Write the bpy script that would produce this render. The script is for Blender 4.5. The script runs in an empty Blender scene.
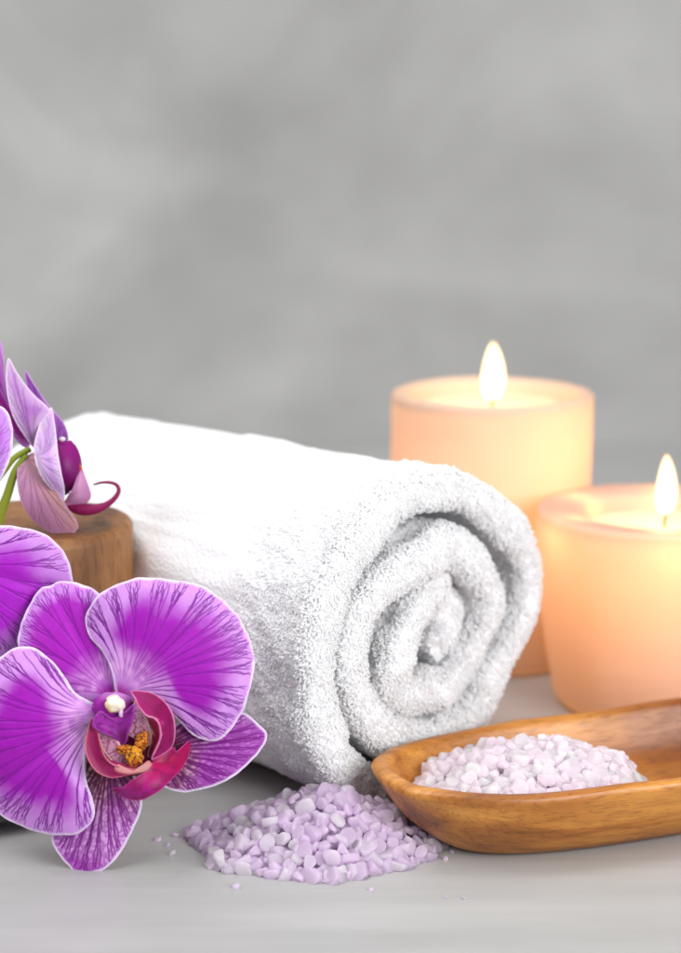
import bpy, math, random
import numpy as np
from mathutils import Matrix, Vector

random.seed(7)
rng = np.random.default_rng(7)
S = 0.01                                  # everything below is in centimetres
sc = bpy.context.scene
col = sc.collection

# ------------------------------------------------------------------ camera geometry (cm)
TH = math.radians(11.75); CAMH = 25.0; F = 2000.0; CX, CY = 340.5, 476.5
FW = np.array([0, math.cos(TH), -math.sin(TH)])
UP = np.array([0, math.sin(TH), math.cos(TH)])
RT = np.array([1.0, 0, 0])
CAM = np.array([0, 0, CAMH])

def ray(px, py):
    return FW + RT * ((px - CX) / F) + UP * ((CY - py) / F)

def on_plane(px, py, p0, n):
    d = ray(px, py)
    return CAM + d * (np.dot(p0 - CAM, n) / np.dot(d, n))

def at_y(px, py, y):
    return on_plane(px, py, np.array([0, y, 0.0]), np.array([0, 1.0, 0]))

# ------------------------------------------------------------------ helpers
def srgb(r, g, b):
    c = np.array([r, g, b], float) / 255.0
    return np.where(c <= 0.04045, c / 12.92, ((c + 0.055) / 1.055) ** 2.4)

def smooth(a, b, x):
    t = np.clip((x - a) / (b - a + 1e-12), 0, 1)
    return t * t * (3 - 2 * t)

def mixc(a, b, f):
    f = np.asarray(f)[..., None]
    return a * (1 - f) + b * f

def vnoise(P, freq, seed=0):
    """value noise, P (...,3) -> (...) in -1..1"""
    Q = P * freq + seed * 17.31
    I = np.floor(Q).astype(np.int64); Fr = Q - I
    Fr = Fr * Fr * (3 - 2 * Fr)
    def h(i, j, k):
        n = (i * 374761393 + j * 668265263 + k * 2147483647 + seed * 1274126177) & 0xFFFFFFFF
        n = ((n ^ (n >> 13)) * 1274126177) & 0xFFFFFFFF
        n = n ^ (n >> 16)
        return (n & 0xFFFF) / 32767.5 - 1.0
    r = 0
    for a in (0, 1):
        for b in (0, 1):
            for c in (0, 1):
                w = (Fr[..., 0] if a else 1 - Fr[..., 0]) * (Fr[..., 1] if b else 1 - Fr[..., 1]) * (Fr[..., 2] if c else 1 - Fr[..., 2])
                r = r + w * h(I[..., 0] + a, I[..., 1] + b, I[..., 2] + c)
    return r

def raw_mesh(name, V, faces, smooth_shade=True, colors=None):
    """V (n,3) cm; faces: array (m,k) or list of arrays of different k"""
    me = bpy.data.meshes.new(name)
    V = np.asarray(V, np.float64) * S
    fl = faces if isinstance(faces, list) else [faces]
    fl = [np.asarray(f, np.int32) for f in fl if len(f)]
    loops = np.concatenate([f.ravel() for f in fl])
    tot = np.concatenate([np.full(len(f), f.shape[1], np.int32) for f in fl])
    start = np.concatenate([[0], np.cumsum(tot)[:-1]]).astype(np.int32)
    me.vertices.add(len(V)); me.vertices.foreach_set('co', V.astype(np.float32).ravel())
    me.loops.add(len(loops)); me.loops.foreach_set('vertex_index', loops.astype(np.int32))
    me.polygons.add(len(tot)); me.polygons.foreach_set('loop_start', start); me.polygons.foreach_set('loop_total', tot)
    me.update(calc_edges=True); me.validate()
    me.polygons.foreach_set('use_smooth', np.full(len(me.polygons), smooth_shade, bool))
    if colors is not None:
        a = me.color_attributes.new('Col', 'FLOAT_COLOR', 'POINT')
        c4 = np.ones((len(V), 4), np.float32); c4[:, :3] = colors
        a.data.foreach_set('color', c4.ravel())
    return me

def link(name, me, mat, parent=None):
    o = bpy.data.objects.new(name, me); col.objects.link(o)
    if mat is not None:
        me.materials.clear(); me.materials.append(mat)
    if parent is not None: o.parent = parent
    return o

def tag(o, label=None, cat=None, group=None, kind=None):
    if label: o['label'] = label
    if cat: o['category'] = cat
    if group: o['group'] = group
    if kind: o['kind'] = kind
    return o

def empty(name, p, M=None):
    o = bpy.data.objects.new(name, None); col.objects.link(o)
    o.empty_display_size = 0.01
    m = (M.to_4x4() if M is not None else Matrix.Identity(4))
    m.translation = Vector([float(c) * S for c in p])
    o.matrix_world = m
    return o

def grid_faces(nu, nv, wrap_u=False, off=0):
    """index = i*nv + j"""
    i = np.arange(nu if wrap_u else nu - 1); j = np.arange(nv - 1)
    I, J = np.meshgrid(i, j, indexing='ij'); I2 = (I + 1) % nu
    return (np.stack([I * nv + J, I2 * nv + J, I2 * nv + J + 1, I * nv + J + 1], -1).reshape(-1, 4) + off)

def lathe(name, prof, n=96, wob=None):
    prof = np.asarray(prof, float)
    a = np.arange(n) / n * 2 * math.pi
    V = np.stack([np.cos(a)[:, None] * prof[None, :, 0], np.sin(a)[:, None] * prof[None, :, 0], np.repeat(prof[None, :, 1], n, 0)], -1)
    if wob is not None: V = wob(V)
    return raw_mesh(name, V.reshape(-1, 3), grid_faces(n, len(prof), True))

def catmull(P, n, closed=False):
    P = np.asarray(P, float)
    if closed: Q = np.vstack([P[-1:], P, P[:2]])
    else: Q = np.vstack([2 * P[:1] - P[1:2], P, 2 * P[-1:] - P[-2:-1]])
    out = []
    k = len(Q) - 3
    for i in range(k):
        p0, p1, p2, p3 = Q[i:i + 4]
        t = np.linspace(0, 1, 24, endpoint=False)[:, None]
        out.append(0.5 * (2 * p1 + (p2 - p0) * t + (2 * p0 - 5 * p1 + 4 * p2 - p3) * t ** 2 + (3 * p1 - p0 - 3 * p2 + p3) * t ** 3))
    C = np.vstack(out + [Q[-2:-1]])
    d = np.concatenate([[0], np.cumsum(np.linalg.norm(np.diff(C, axis=0), axis=1))])
    s = np.linspace(0, d[-1], n + 1 if closed else n)
    R = np.stack([np.interp(s, d, C[:, k]) for k in range(C.shape[1])], 1)
    return R[:-1] if closed else R

def tube(P, R, n=12, sides=60):
    P = catmull(P, sides); R = np.interp(np.linspace(0, 1, sides), np.linspace(0, 1, len(R)), R)
    T = np.gradient(P, axis=0); T /= np.linalg.norm(T, axis=1)[:, None]
    ref = np.array([0.21, 0.3, 0.93]); N = np.cross(T, ref); N /= np.linalg.norm(N, axis=1)[:, None]
    B = np.cross(T, N)
    a = np.arange(n) / n * 2 * math.pi
    V = P[:, None] + R[:, None, None] * (np.cos(a)[None, :, None] * N[:, None] + np.sin(a)[None, :, None] * B[:, None])
    V = V.reshape(-1, 3); fs = []
    for i in range(sides - 1):
        for j in range(n):
            fs.append((i * n + j, i * n + (j + 1) % n, (i + 1) * n + (j + 1) % n, (i + 1) * n + j))
    caps = np.array([list(range(n))[::-1], [(sides - 1) * n + j for j in range(n)]])
    return V, [np.array(fs), caps]

# ------------------------------------------------------------------ materials
class NT:
    def __init__(self, name):
        self.m = bpy.data.materials.new(name); self.m.use_nodes = True
        self.t = self.m.node_tree; self.t.nodes.clear()
        self.out = self.t.nodes.new('ShaderNodeOutputMaterial')
    def n(self, typ, **kw):
        nd = self.t.nodes.new(typ)
        for k, v in kw.items():
            if k.startswith('_'): setattr(nd, k[1:], v)
            else:
                key = k.replace('__', ' ')
                nd.inputs[key].default_value = v
        return nd
    def l(self, a, ao, b, bi): self.t.links.new(a.outputs[ao], b.inputs[bi])
    def ramp(self, stops, interp='LINEAR'):
        r = self.t.nodes.new('ShaderNodeValToRGB'); r.color_ramp.interpolation = interp
        e = r.color_ramp.elements
        while len(e) < len(stops): e.new(0.5)
        for x, (p, c) in zip(e, stops):
            x.position = p; x.color = (*[float(v) for v in c], 1)
        return r

def c4(c): return (*[float(x) for x in c], 1.0)

def coords(T, scale=(1, 1, 1), rot=(0, 0, 0), kind='Object'):
    tc = T.n('ShaderNodeTexCoord'); mp = T.n('ShaderNodeMapping')
    mp.inputs['Scale'].default_value = scale; mp.inputs['Rotation'].default_value = rot
    T.l(tc, kind, mp, 'Vector'); return mp

def bump(T, src, out, strength, dist):
    b = T.n('ShaderNodeBump'); b.inputs['Strength'].default_value = strength; b.inputs['Distance'].default_value = dist
    T.l(src, out, b, 'Height'); return b

def mat_table():
    T = NT('table_paint')
    mp = coords(T, (6, 40, 6), (0, 0, math.radians(-7)))
    nz = T.n('ShaderNodeTexNoise', Scale=1.0, Detail=6.0, Roughness=0.6); T.l(mp, 'Vector', nz, 'Vector')
    mp2 = coords(T, (9, 14, 9)); nz2 = T.n('ShaderNodeTexNoise', Scale=1.0, Detail=4.0); T.l(mp2, 'Vector', nz2, 'Vector')
    r = T.ramp([(0.3, srgb(161, 161, 160)), (0.5, srgb(170, 170, 169)), (0.72, srgb(179, 179, 178))]); T.l(nz, 'Fac', r, 'Fac')
    r2 = T.ramp([(0.35, (0.94, 0.94, 0.94)), (0.65, (1.0, 1.0, 1.0))]); T.l(nz2, 'Fac', r2, 'Fac')
    mx = T.n('ShaderNodeMix', _data_type='RGBA', _blend_type='MULTIPLY'); mx.inputs[0].default_value = 1.0
    T.l(r, 'Color', mx, 6); T.l(r2, 'Color', mx, 7)
    p = T.n('ShaderNodeBsdfPrincipled', Roughness=0.42); p.inputs['Specular IOR Level'].default_value = 0.35
    T.l(mx, 2, p, 'Base Color')
    fine = T.n('ShaderNodeTexNoise', Scale=900.0, Detail=3.0)
    mp3 = coords(T, (0.25, 1, 1)); T.l(mp3, 'Vector', fine, 'Vector')
    b = bump(T, fine, 'Fac', 0.12, 0.0002); T.l(b, 'Normal', p, 'Normal')
    rr = T.ramp([(0.3, (0.36,) * 3), (0.7, (0.52,) * 3)]); T.l(nz2, 'Fac', rr, 'Fac'); T.l(rr, 'Color', p, 'Roughness')
    T.l(p, 'BSDF', T.out, 'Surface'); return T.m

def mat_wall():
    T = NT('concrete_plaster')
    mp = coords(T, (2.6, 2.6, 3.8), (0, math.radians(-35), 0))
    nz = T.n('ShaderNodeTexNoise', Scale=1.0, Detail=5.0, Roughness=0.5, Distortion=1.4); T.l(mp, 'Vector', nz, 'Vector')
    r = T.ramp([(0.25, srgb(140, 140, 140)), (0.5, srgb(164, 164, 163)), (0.75, srgb(188, 188, 187))]); T.l(nz, 'Fac', r, 'Fac')
    nz2 = T.n('ShaderNodeTexNoise', Scale=14.0, Detail=6.0); mp2 = coords(T); T.l(mp2, 'Vector', nz2, 'Vector')
    r2 = T.ramp([(0.3, (0.9,) * 3), (0.6, (1.0,) * 3)]); T.l(nz2, 'Fac', r2, 'Fac')
    mx = T.n('ShaderNodeMix', _data_type='RGBA', _blend_type='MULTIPLY'); mx.inputs[0].default_value = 1.0
    T.l(r, 'Color', mx, 6); T.l(r2, 'Color', mx, 7)
    mp4 = coords(T, (1.6, 1.6, 9.0), (0, math.radians(38), 0)); n4 = T.n('ShaderNodeTexNoise', Scale=1.0, Detail=3.0, Distortion=0.6); T.l(mp4, 'Vector', n4, 'Vector')
    r4 = T.ramp([(0.35, (0.94,) * 3), (0.55, (1.0,) * 3), (0.72, (1.12,) * 3)]); T.l(n4, 'Fac', r4, 'Fac')
    m4 = T.n('ShaderNodeMix', _data_type='RGBA', _blend_type='MULTIPLY'); m4.inputs[0].default_value = 1.0
    T.l(mx, 2, m4, 6); T.l(r4, 'Color', m4, 7); mx = m4
    p = T.n('ShaderNodeBsdfPrincipled', Roughness=0.85); T.l(mx, 2, p, 'Base Color')
    b = bump(T, nz2, 'Fac', 0.3, 0.003); T.l(b, 'Normal', p, 'Normal')
    T.l(p, 'BSDF', T.out, 'Surface'); return T.m

def mat_towel():
    T = NT('white_terry')
    p = T.n('ShaderNodeBsdfPrincipled', Roughness=0.95); p.inputs['Specular IOR Level'].default_value = 0.1
    p.inputs['Base Color'].default_value = c4((0.83, 0.835, 0.845))
    p.inputs['Sheen Weight'].default_value = 0.15; p.inputs['Sheen Roughness'].default_value = 0.6
    mp = coords(T)
    vo = T.n('ShaderNodeTexVoronoi', Scale=750.0); T.l(mp, 'Vector', vo, 'Vector')
    nz = T.n('ShaderNodeTexNoise', Scale=260.0, Detail=4.0); T.l(mp, 'Vector', nz, 'Vector')
    ma = T.n('ShaderNodeMath', _operation='SUBTRACT'); T.l(nz, 'Fac', ma, 0); T.l(vo, 'Distance', ma, 1)
    b = bump(T, ma, 'Value', 0.4, 0.0007); T.l(b, 'Normal', p, 'Normal')
    T.l(p, 'BSDF', T.out, 'Surface'); return T.m

def mat_pile():
    T = NT('terry_loop')
    p = T.n('ShaderNodeBsdfPrincipled', Roughness=0.9); p.inputs['Specular IOR Level'].default_value = 0.15
    p.inputs['Base Color'].default_value = c4((0.975, 0.975, 0.98))
    tr = T.n('ShaderNodeBsdfTranslucent', Color=c4((0.975, 0.975, 0.98)))
    m = T.n('ShaderNodeMixShader', Fac=0.6); T.l(p, 'BSDF', m, 1); T.l(tr, 'BSDF', m, 2)
    T.l(m, 'Shader', T.out, 'Surface'); return T.m

def mat_petal(name='orchid_petal', transl=0.28, rough=0.5, bumps=0.15):
    T = NT(name)
    at = T.n('ShaderNodeAttribute', _attribute_name='Col')
    p = T.n('ShaderNodeBsdfPrincipled', Roughness=rough); p.inputs['Specular IOR Level'].default_value = 0.3
    p.inputs['Sheen Weight'].default_value = 0.05
    T.l(at, 'Color', p, 'Base Color')
    tr = T.n('ShaderNodeBsdfTranslucent'); T.l(at, 'Color', tr, 'Color')
    mp = coords(T); vo = T.n('ShaderNodeTexVoronoi', Scale=2200.0); T.l(mp, 'Vector', vo, 'Vector')
    b = bump(T, vo, 'Distance', bumps, 0.0003); T.l(b, 'Normal', p, 'Normal')
    m = T.n('ShaderNodeMixShader', Fac=transl); T.l(p, 'BSDF', m, 1); T.l(tr, 'BSDF', m, 2)
    T.l(m, 'Shader', T.out, 'Surface'); return T.m

def mat_wood(name, dark, mid, light, grain=(4, 34, 34), rough=0.33, coat=0.3, rot=(0, 0, 0), seed=0.0, end_shade=False):
    T = NT(name)
    mp = coords(T, grain, rot); mp.inputs['Location'].default_value = (seed, seed * 1.7, seed * 0.6)
    nz = T.n('ShaderNodeTexNoise', Scale=1.2, Detail=3.0, Distortion=0.7); T.l(mp, 'Vector', nz, 'Vector')
    r = T.ramp([(0.28, dark), (0.47, mid), (0.7, light)]); T.l(nz, 'Fac', r, 'Fac')
    mp2 = coords(T, tuple(g * 6 for g in grain), rot)
    n2 = T.n('ShaderNodeTexNoise', Scale=1.6, Detail=5.0, Roughness=0.65, Distortion=0.5); T.l(mp2, 'Vector', n2, 'Vector')
    r2 = T.ramp([(0.30, (0.62, 0.55, 0.5)), (0.52, (1, 1, 1)), (0.75, (1.06, 1.05, 1.0))]); T.l(n2, 'Fac', r2, 'Fac')
    mx = T.n('ShaderNodeMix', _data_type='RGBA', _blend_type='MULTIPLY'); mx.inputs[0].default_value = 0.75
    T.l(r, 'Color', mx, 6); T.l(r2, 'Color', mx, 7)
    mpf = coords(T, tuple(g * 26 for g in grain), rot); nf = T.n('ShaderNodeTexNoise', Scale=1.0, Detail=2.0); T.l(mpf, 'Vector', nf, 'Vector')
    rf = T.ramp([(0.34, (0.55, 0.48, 0.42)), (0.44, (1, 1, 1))]); T.l(nf, 'Fac', rf, 'Fac')
    mf = T.n('ShaderNodeMix', _data_type='RGBA', _blend_type='MULTIPLY'); mf.inputs[0].default_value = 0.6
    T.l(mx, 2, mf, 6); T.l(rf, 'Color', mf, 7); mx = mf
    if end_shade:  # shade inside the dish's right end, painted into the wood colour
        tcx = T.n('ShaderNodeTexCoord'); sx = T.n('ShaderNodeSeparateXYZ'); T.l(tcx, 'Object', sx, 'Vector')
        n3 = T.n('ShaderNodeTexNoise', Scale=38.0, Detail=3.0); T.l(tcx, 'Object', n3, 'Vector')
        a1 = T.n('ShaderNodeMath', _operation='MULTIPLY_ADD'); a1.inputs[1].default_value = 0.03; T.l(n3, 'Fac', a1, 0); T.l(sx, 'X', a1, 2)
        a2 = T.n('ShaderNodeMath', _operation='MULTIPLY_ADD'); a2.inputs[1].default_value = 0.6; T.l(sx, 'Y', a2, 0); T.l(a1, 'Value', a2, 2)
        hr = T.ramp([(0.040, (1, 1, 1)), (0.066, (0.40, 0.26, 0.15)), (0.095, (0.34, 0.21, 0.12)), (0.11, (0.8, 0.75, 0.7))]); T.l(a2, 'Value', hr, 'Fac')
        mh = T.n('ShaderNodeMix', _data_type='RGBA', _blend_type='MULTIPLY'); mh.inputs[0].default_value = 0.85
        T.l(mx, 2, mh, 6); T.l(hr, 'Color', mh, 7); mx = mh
    p = T.n('ShaderNodeBsdfPrincipled', Roughness=rough); T.l(mx, 2, p, 'Base Color')
    p.inputs['Coat Weight'].default_value = coat; p.inputs['Coat Roughness'].default_value = 0.25
    rr = T.ramp([(0.3, (rough + 0.15,) * 3), (0.7, (rough - 0.05,) * 3)]); T.l(n2, 'Fac', rr, 'Fac'); T.l(rr, 'Color', p, 'Roughness')
    b = bump(T, n2, 'Fac', 0.12, 0.0004); T.l(b, 'Normal', p, 'Normal')
    T.l(p, 'BSDF', T.out, 'Surface'); return T.m

def mat_crystal(name, c, sss=0.4, tr=0.2, lo=0.9):
    T = NT(name)
    oi = T.n('ShaderNodeObjectInfo')
    gi = T.n('ShaderNodeNewGeometry')
    ad = T.n('ShaderNodeMath', _operation='ADD'); T.l(oi, 'Random', ad, 0); T.l(gi, 'Random Per Island', ad, 1)
    fr = T.n('ShaderNodeMath', _operation='FRACT'); T.l(ad, 'Value', fr, 0)
    c = np.array(c)
    r = T.ramp([(0.0, c * lo), (0.5, c), (1.0, np.clip(c * 1.07 + 0.03, 0, 0.93))]); T.l(fr, 'Value', r, 'Fac')
    p = T.n('ShaderNodeBsdfPrincipled', Roughness=0.18); T.l(r, 'Color', p, 'Base Color')
    p.inputs['Subsurface Weight'].default_value = sss; p.inputs['Subsurface Radius'].default_value = (1.0, 0.8, 1.0)
    p.inputs['Subsurface Scale'].default_value = 0.004
    p.inputs['Transmission Weight'].default_value = tr; p.inputs['IOR'].default_value = 1.45
    mp = coords(T); nz = T.n('ShaderNodeTexNoise', Scale=900.0, Detail=3.0); T.l(mp, 'Vector', nz, 'Vector')
    b = bump(T, nz, 'Fac', 0.12, 0.0003); T.l(b, 'Normal', p, 'Normal')
    tl = T.n('ShaderNodeBsdfTranslucent'); T.l(r, 'Color', tl, 'Color')
    ms = T.n('ShaderNodeMixShader', Fac=0.62); T.l(p, 'BSDF', ms, 1); T.l(tl, 'BSDF', ms, 2)
    T.l(ms, 'Shader', T.out, 'Surface'); return T.m

def mat_wax(name, base, glow, fac):
    T = NT(name)
    mp = coords(T); nz = T.n('ShaderNodeTexNoise', Scale=45.0, Detail=4.0); T.l(mp, 'Vector', nz, 'Vector')
    r = T.ramp([(0.3, np.array(base) * 0.95), (0.7, base)]); T.l(nz, 'Fac', r, 'Fac')
    p = T.n('ShaderNodeBsdfPrincipled', Roughness=0.5); T.l(r, 'Color', p, 'Base Color')
    p.inputs['Specular IOR Level'].default_value = 0.25
    b = bump(T, nz, 'Fac', 0.15, 0.001); T.l(b, 'Normal', p, 'Normal')
    tr = T.n('ShaderNodeBsdfTranslucent', Color=c4(glow))
    geo = T.n('ShaderNodeNewGeometry'); inner = T.n('ShaderNodeBsdfDiffuse', Color=c4((0.05, 0.03, 0.02)))
    sel = T.n('ShaderNodeMixShader'); T.l(geo, 'Backfacing', sel, 0); T.l(p, 'BSDF', sel, 1); T.l(inner, 'BSDF', sel, 2)
    m = T.n('ShaderNodeMixShader', Fac=fac); T.l(sel, 'Shader', m, 1); T.l(tr, 'BSDF', m, 2)
    T.l(m, 'Shader', T.out, 'Surface'); return T.m

def mat_flame():
    # a burning gas: light from its whole depth, so the thin edges are yellower than the middle
    T = NT('flame')
    e = T.n('ShaderNodeEmission', Strength=900.0); e.inputs['Color'].default_value = (1.0, 0.66, 0.27, 1)
    T.l(e, 'Emission', T.out, 'Volume'); return T.m

def mat_plain(name, c, rough=0.5, spec=0.4, nscale=60.0, var=0.15):
    T = NT(name)
    mp = coords(T); nz = T.n('ShaderNodeTexNoise', Scale=nscale, Detail=5.0); T.l(mp, 'Vector', nz, 'Vector')
    c = np.array(c); r = T.ramp([(0.3, c * (1 - var)), (0.7, c * (1 + var))]); T.l(nz, 'Fac', r, 'Fac')
    p = T.n('ShaderNodeBsdfPrincipled', Roughness=rough); p.inputs['Specular IOR Level'].default_value = spec
    T.l(r, 'Color', p, 'Base Color')
    b = bump(T, nz, 'Fac', 0.1, 0.0005); T.l(b, 'Normal', p, 'Normal')
    T.l(p, 'BSDF', T.out, 'Surface'); return T.m

M_PETAL = mat_petal()
M_LIP = mat_petal('orchid_lip', 0.2, 0.46, 0.12)
M_STEM = mat_plain('green_stem', srgb(128, 142, 40), 0.45)

# ------------------------------------------------------------------ setting
V = np.array([[-160, -60, 0], [160, -60, 0], [160, 131, 0], [-160, 131, 0]], float)
tag(link('table', raw_mesh('table', V, np.array([[0, 1, 2, 3]])), mat_table()), kind='structure')
V = np.array([[-220, 131, -40], [220, 131, -40], [220, 131, 180], [-220, 131, 180]], float)
V2 = np.vstack([V, V + [0, 6, 0]])
wf = np.array([[0, 1, 2, 3], [7, 6, 5, 4], [0, 4, 5, 1], [1, 5, 6, 2], [2, 6, 7, 3], [3, 7, 4, 0]])
w = link('wall', raw_mesh('wall', V2, wf, False), mat_wall()); tag(w, kind='structure')

# ------------------------------------------------------------------ towel
def build_towel():
    A = np.array([-math.sqrt(.5), math.sqrt(.5), 0]); E1 = np.array([math.sqrt(.5), math.sqrt(.5), 0]); E2 = np.array([0, 0, 1.0])
    C = np.array([3.3, 65.6, 5.72]); L = 19.6
    turns = 3.02; nth = 860
    # angle measured in the end face, 0 = right, pi/2 = up; the outer end lies under the roll
    th_out = -math.pi * 0.32
    k = np.linspace(0, 1, nth)                       # 0 = inner end, 1 = outer end
    k = k ** 0.75
    ang = th_out - (1 - k) * turns * 2 * math.pi     # goes counter-clockwise outward
    tt = (1 - k) * turns                             # turns from outside
    thick = 1.32 + 0.12 * np.sin(ang * 1.7 + 1.0) + 0.10 * np.sin(ang * 4.3) + 0.08 * np.sin(ang * 9.1 + 2) + 0.05 * np.sin(ang * 15.3)
    fr_ = tt - np.floor(tt); jog = np.floor(tt) + smooth(0.74, 1.0, fr_); wj = smooth(2.0, 1.0, tt) * 0.85
    rc = 5.20 - 1.42 * (tt * (1 - wj) + jog * wj) + 0.13 * np.sin(ang * 2 + 0.6) + 0.06 * np.sin(ang * 5 + 1.0) + 0.09 * np.sin(ang * 2.7 + tt * 2.2) + 0.10 * np.sin(ang * 3.3 + 2.0)
    rc = np.where(tt > 2.4, rc + 0.4 * (tt - 2.4), rc)
    # rounded ends of the strip
    arc = np.concatenate([[0], np.cumsum(np.abs(np.diff(ang)) * 0.5 * (rc[1:] + rc[:-1]))])
    def endcap(d): return np.sqrt(np.clip(1 - (1 - np.clip(d / 0.55, 0, 1)) ** 2, 0.002, 1))
    thick = thick * endcap(arc) * endcap(arc[-1] - arc)
    front = 0.16 * np.sin(ang * 1.3 + 0.4) + 0.10 * np.sin(ang * 3.7) + 0.05 * np.sin(ang * 8.3 + 1) + 0.9 * np.clip(tt - 2.3, 0, 1) ** 1.2
    front = front + 0.30 * smooth(-0.6, 0.9, np.cos(ang - 0.3)) * smooth(0.3, 0.8, tt) - 0.2 * smooth(0.4, 1.2, tt)
    # cross-section
    ns, nf = 34, 19
    xa = (np.linspace(0, 1, ns) ** 1.9)
    q_rad, q_ax, q_side = [], [], []
    P = []
    h = thick / 2
    def surf(i_h, rad, ax):
        pass
    cols = []
    side = []
    for x in xa[::-1]:
        cols.append((-h, h + (L - h) * x)); side.append(-1.0)
    for a in np.linspace(-math.pi / 2, math.pi / 2, nf + 2)[1:-1]:
        sa = math.sin(a); ca = math.cos(a)
        cols.append((h * np.sign(sa) * abs(sa) ** 0.8, h - h * (abs(ca) ** 0.8))); side.append(0.0)
    for x in xa:
        cols.append((h, h + (L - h) * x)); side.append(1.0)
    RO = np.stack([c[0] for c in cols], 1); AX = np.stack([c[1] for c in cols], 1)
    side = np.array(side)
    taper = 1 - 0.07 * np.clip(AX / L, 0, 1) ** 1.3
    ax = AX + front[:, None] * np.exp(-AX / 6.0)
    rr = (rc[:, None] + RO) * taper
    U = rr * np.cos(ang)[:, None] * 1.04; W = rr * np.sin(ang)[:, None] * 1.0
    X = C + ax[..., None] * A + U[..., None] * E1 + W[..., None] * E2
    # soft irregularities: broad sag, folds, small lumps
    n5 = vnoise(X, 9.0, 6); n1 = vnoise(X, 0.28, 1); n2 = vnoise(X, 0.85, 2); n3 = vnoise(X, 2.6, 3); n4 = vnoise(X, 6.5, 4)
    radial = (np.cos(ang)[:, None, None] * E1 + np.sin(ang)[:, None, None] * E2)
    X = X + radial * (0.22 * n1 + 0.11 * n2 + 0.05 * n3 + 0.035 * n4 + 0.02 * n5)[..., None]
    X = X + A * (0.09 * n2 + 0.07 * n3 + 0.035 * n4)[..., None] * np.exp(-AX / 3.0)[..., None]
    # weight: flatten where it lies on the table
    z = X[..., 2]; X[..., 2] = np.where(z < 0.5, 0.04 + 0.46 * np.exp((z - 0.5) / 0.46), z)
    nv = X.shape[1]
    me = raw_mesh('rolled_towel', X.reshape(-1, 3), [grid_faces(nth, nv), np.array([list(range(nv))[::-1], [(nth - 1) * nv + j for j in range(nv)]])])
    tw = link('rolled_towel', me, mat_towel())
    tag(tw, 'thick white terry towel rolled up, its spiral end towards the candles', 'towel')
    # ---- pile loops
    du = np.gradient(X, axis=0); dv = np.gradient(X, axis=1)
    N = np.cross(du, dv); N /= np.linalg.norm(N, axis=2)[..., None] + 1e-12
    # orient normals outward (outer side -> along radial)
    sgn = np.sign(np.sum(N[:, -5] * radial[:, 0], 1).mean()); N = N * sgn
    p00 = X[:-1, :-1]; e1 = X[1:, :-1] - p00; e2 = X[:-1, 1:] - p00
    area = np.linalg.norm(np.cross(e1, e2), axis=2)
    axm = AX[:-1, :-1]; sd = np.broadcast_to(side[None, :-1], area.shape); ttm = tt[:-1, None]
    edgew = np.exp(-((np.abs(RO[:-1, :-1]) / np.maximum(h[:-1, None], .05) - 0.92) / 0.28) ** 2)
    dens = np.where(sd == 0, 190.0 + 60.0 * edgew, np.where(sd > 0, np.where(ttm < 1.03, 60 * np.exp(-axm / 1.0) + 150 * np.exp(-axm / 9) + 62, 190 * np.exp(-axm / 1.2)), 170 * np.exp(-axm / 0.9)))
    patch = vnoise(p00, 0.9, 77)
    e1u = e1 / (np.linalg.norm(e1, axis=2)[..., None] + 1e-9); e2u = e2 / (np.linalg.norm(e2, axis=2)[..., None] + 1e-9)
    cnt = rng.poisson(np.clip(area * dens, 0, 50))
    ii, jj = np.nonzero(cnt); rep = np.repeat(np.arange(len(ii)), cnt[ii, jj]); ii = ii[rep]; jj = jj[rep]
    n = len(ii); f1 = rng.random(n)[:, None]; f2 = rng.random(n)[:, None]
    base = p00[ii, jj] + e1[ii, jj] * f1 + e2[ii, jj] * f2
    nn = N[ii, jj] + rng.normal(0, 0.35, (n, 3)); nn /= np.linalg.norm(nn, axis=1)[:, None]
    t = np.cross(nn, rng.normal(0, 1, (n, 3))); t /= np.linalg.norm(t, axis=1)[:, None]
    b = np.cross(nn, t)
    clump = vnoise(base, 2.2, 9)
    edge = (side[jj] == 0)
    near = np.exp(-AX[ii, jj] / 1.2)
    pt = patch[ii, jj]
    hgt = ((0.036 + 0.04 * near) + (0.02 + 0.04 * near) * rng.random(n) + 0.035 * clump * near + 0.03 * near * np.clip(pt, -.6, .6) + 0.12 * near * edgew[ii, jj] * edge * rng.random(n) ** 2)
    hgt = hgt * np.where(edge, 0.5 + 0.5 * edgew[ii, jj], 0.6 * smooth(5.0, 0.4, AX[ii, jj] - h[ii]) * (side[jj] > 0) + 0.6 * (side[jj] < 0))
    keep = hgt > 0.016; hgt = hgt[:, None]; wid = (0.038 + 0.025 * rng.random(n))[:, None]
    tw_ = rng.normal(0, 0.05, (n, 1))
    pts = np.stack([base - t * wid * .8 - nn * 0.03, base - t * wid * .75 + nn * hgt * .85 + b * tw_ * .7,
                    base + t * wid * .75 + nn * hgt * .95 + b * tw_, base + t * wid * .9 - nn * 0.03], 1)
    r = (0.024 + 0.010 * rng.random(n))[:, None, None]
    mid = base[:, None] + nn[:, None] * (hgt[:, None] * 0.5)
    outd = pts - mid; outd /= np.linalg.norm(outd, axis=2)[..., None]
    ring = []
    for a in np.arange(4) * math.pi / 2 + 0.6:
        ring.append(pts + r * (math.cos(a) * outd + math.sin(a) * b[:, None]))
    VV = np.stack(ring, 2)                      # n,4,4,3
    bad = (base[:, 2] < 0.08) | ~keep
    VV = VV[~bad]; n = len(VV)
    VV[..., 2] = np.maximum(VV[..., 2], 0.01)
    fs = []
    for s in range(3):
        for j in range(4):
            fs.append([s * 4 + j, s * 4 + (j + 1) % 4, (s + 1) * 4 + (j + 1) % 4, (s + 1) * 4 + j])
    fs = np.array(fs)
    FF = (fs[None] + (np.arange(n) * 16)[:, None, None]).reshape(-1, 4)
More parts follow.
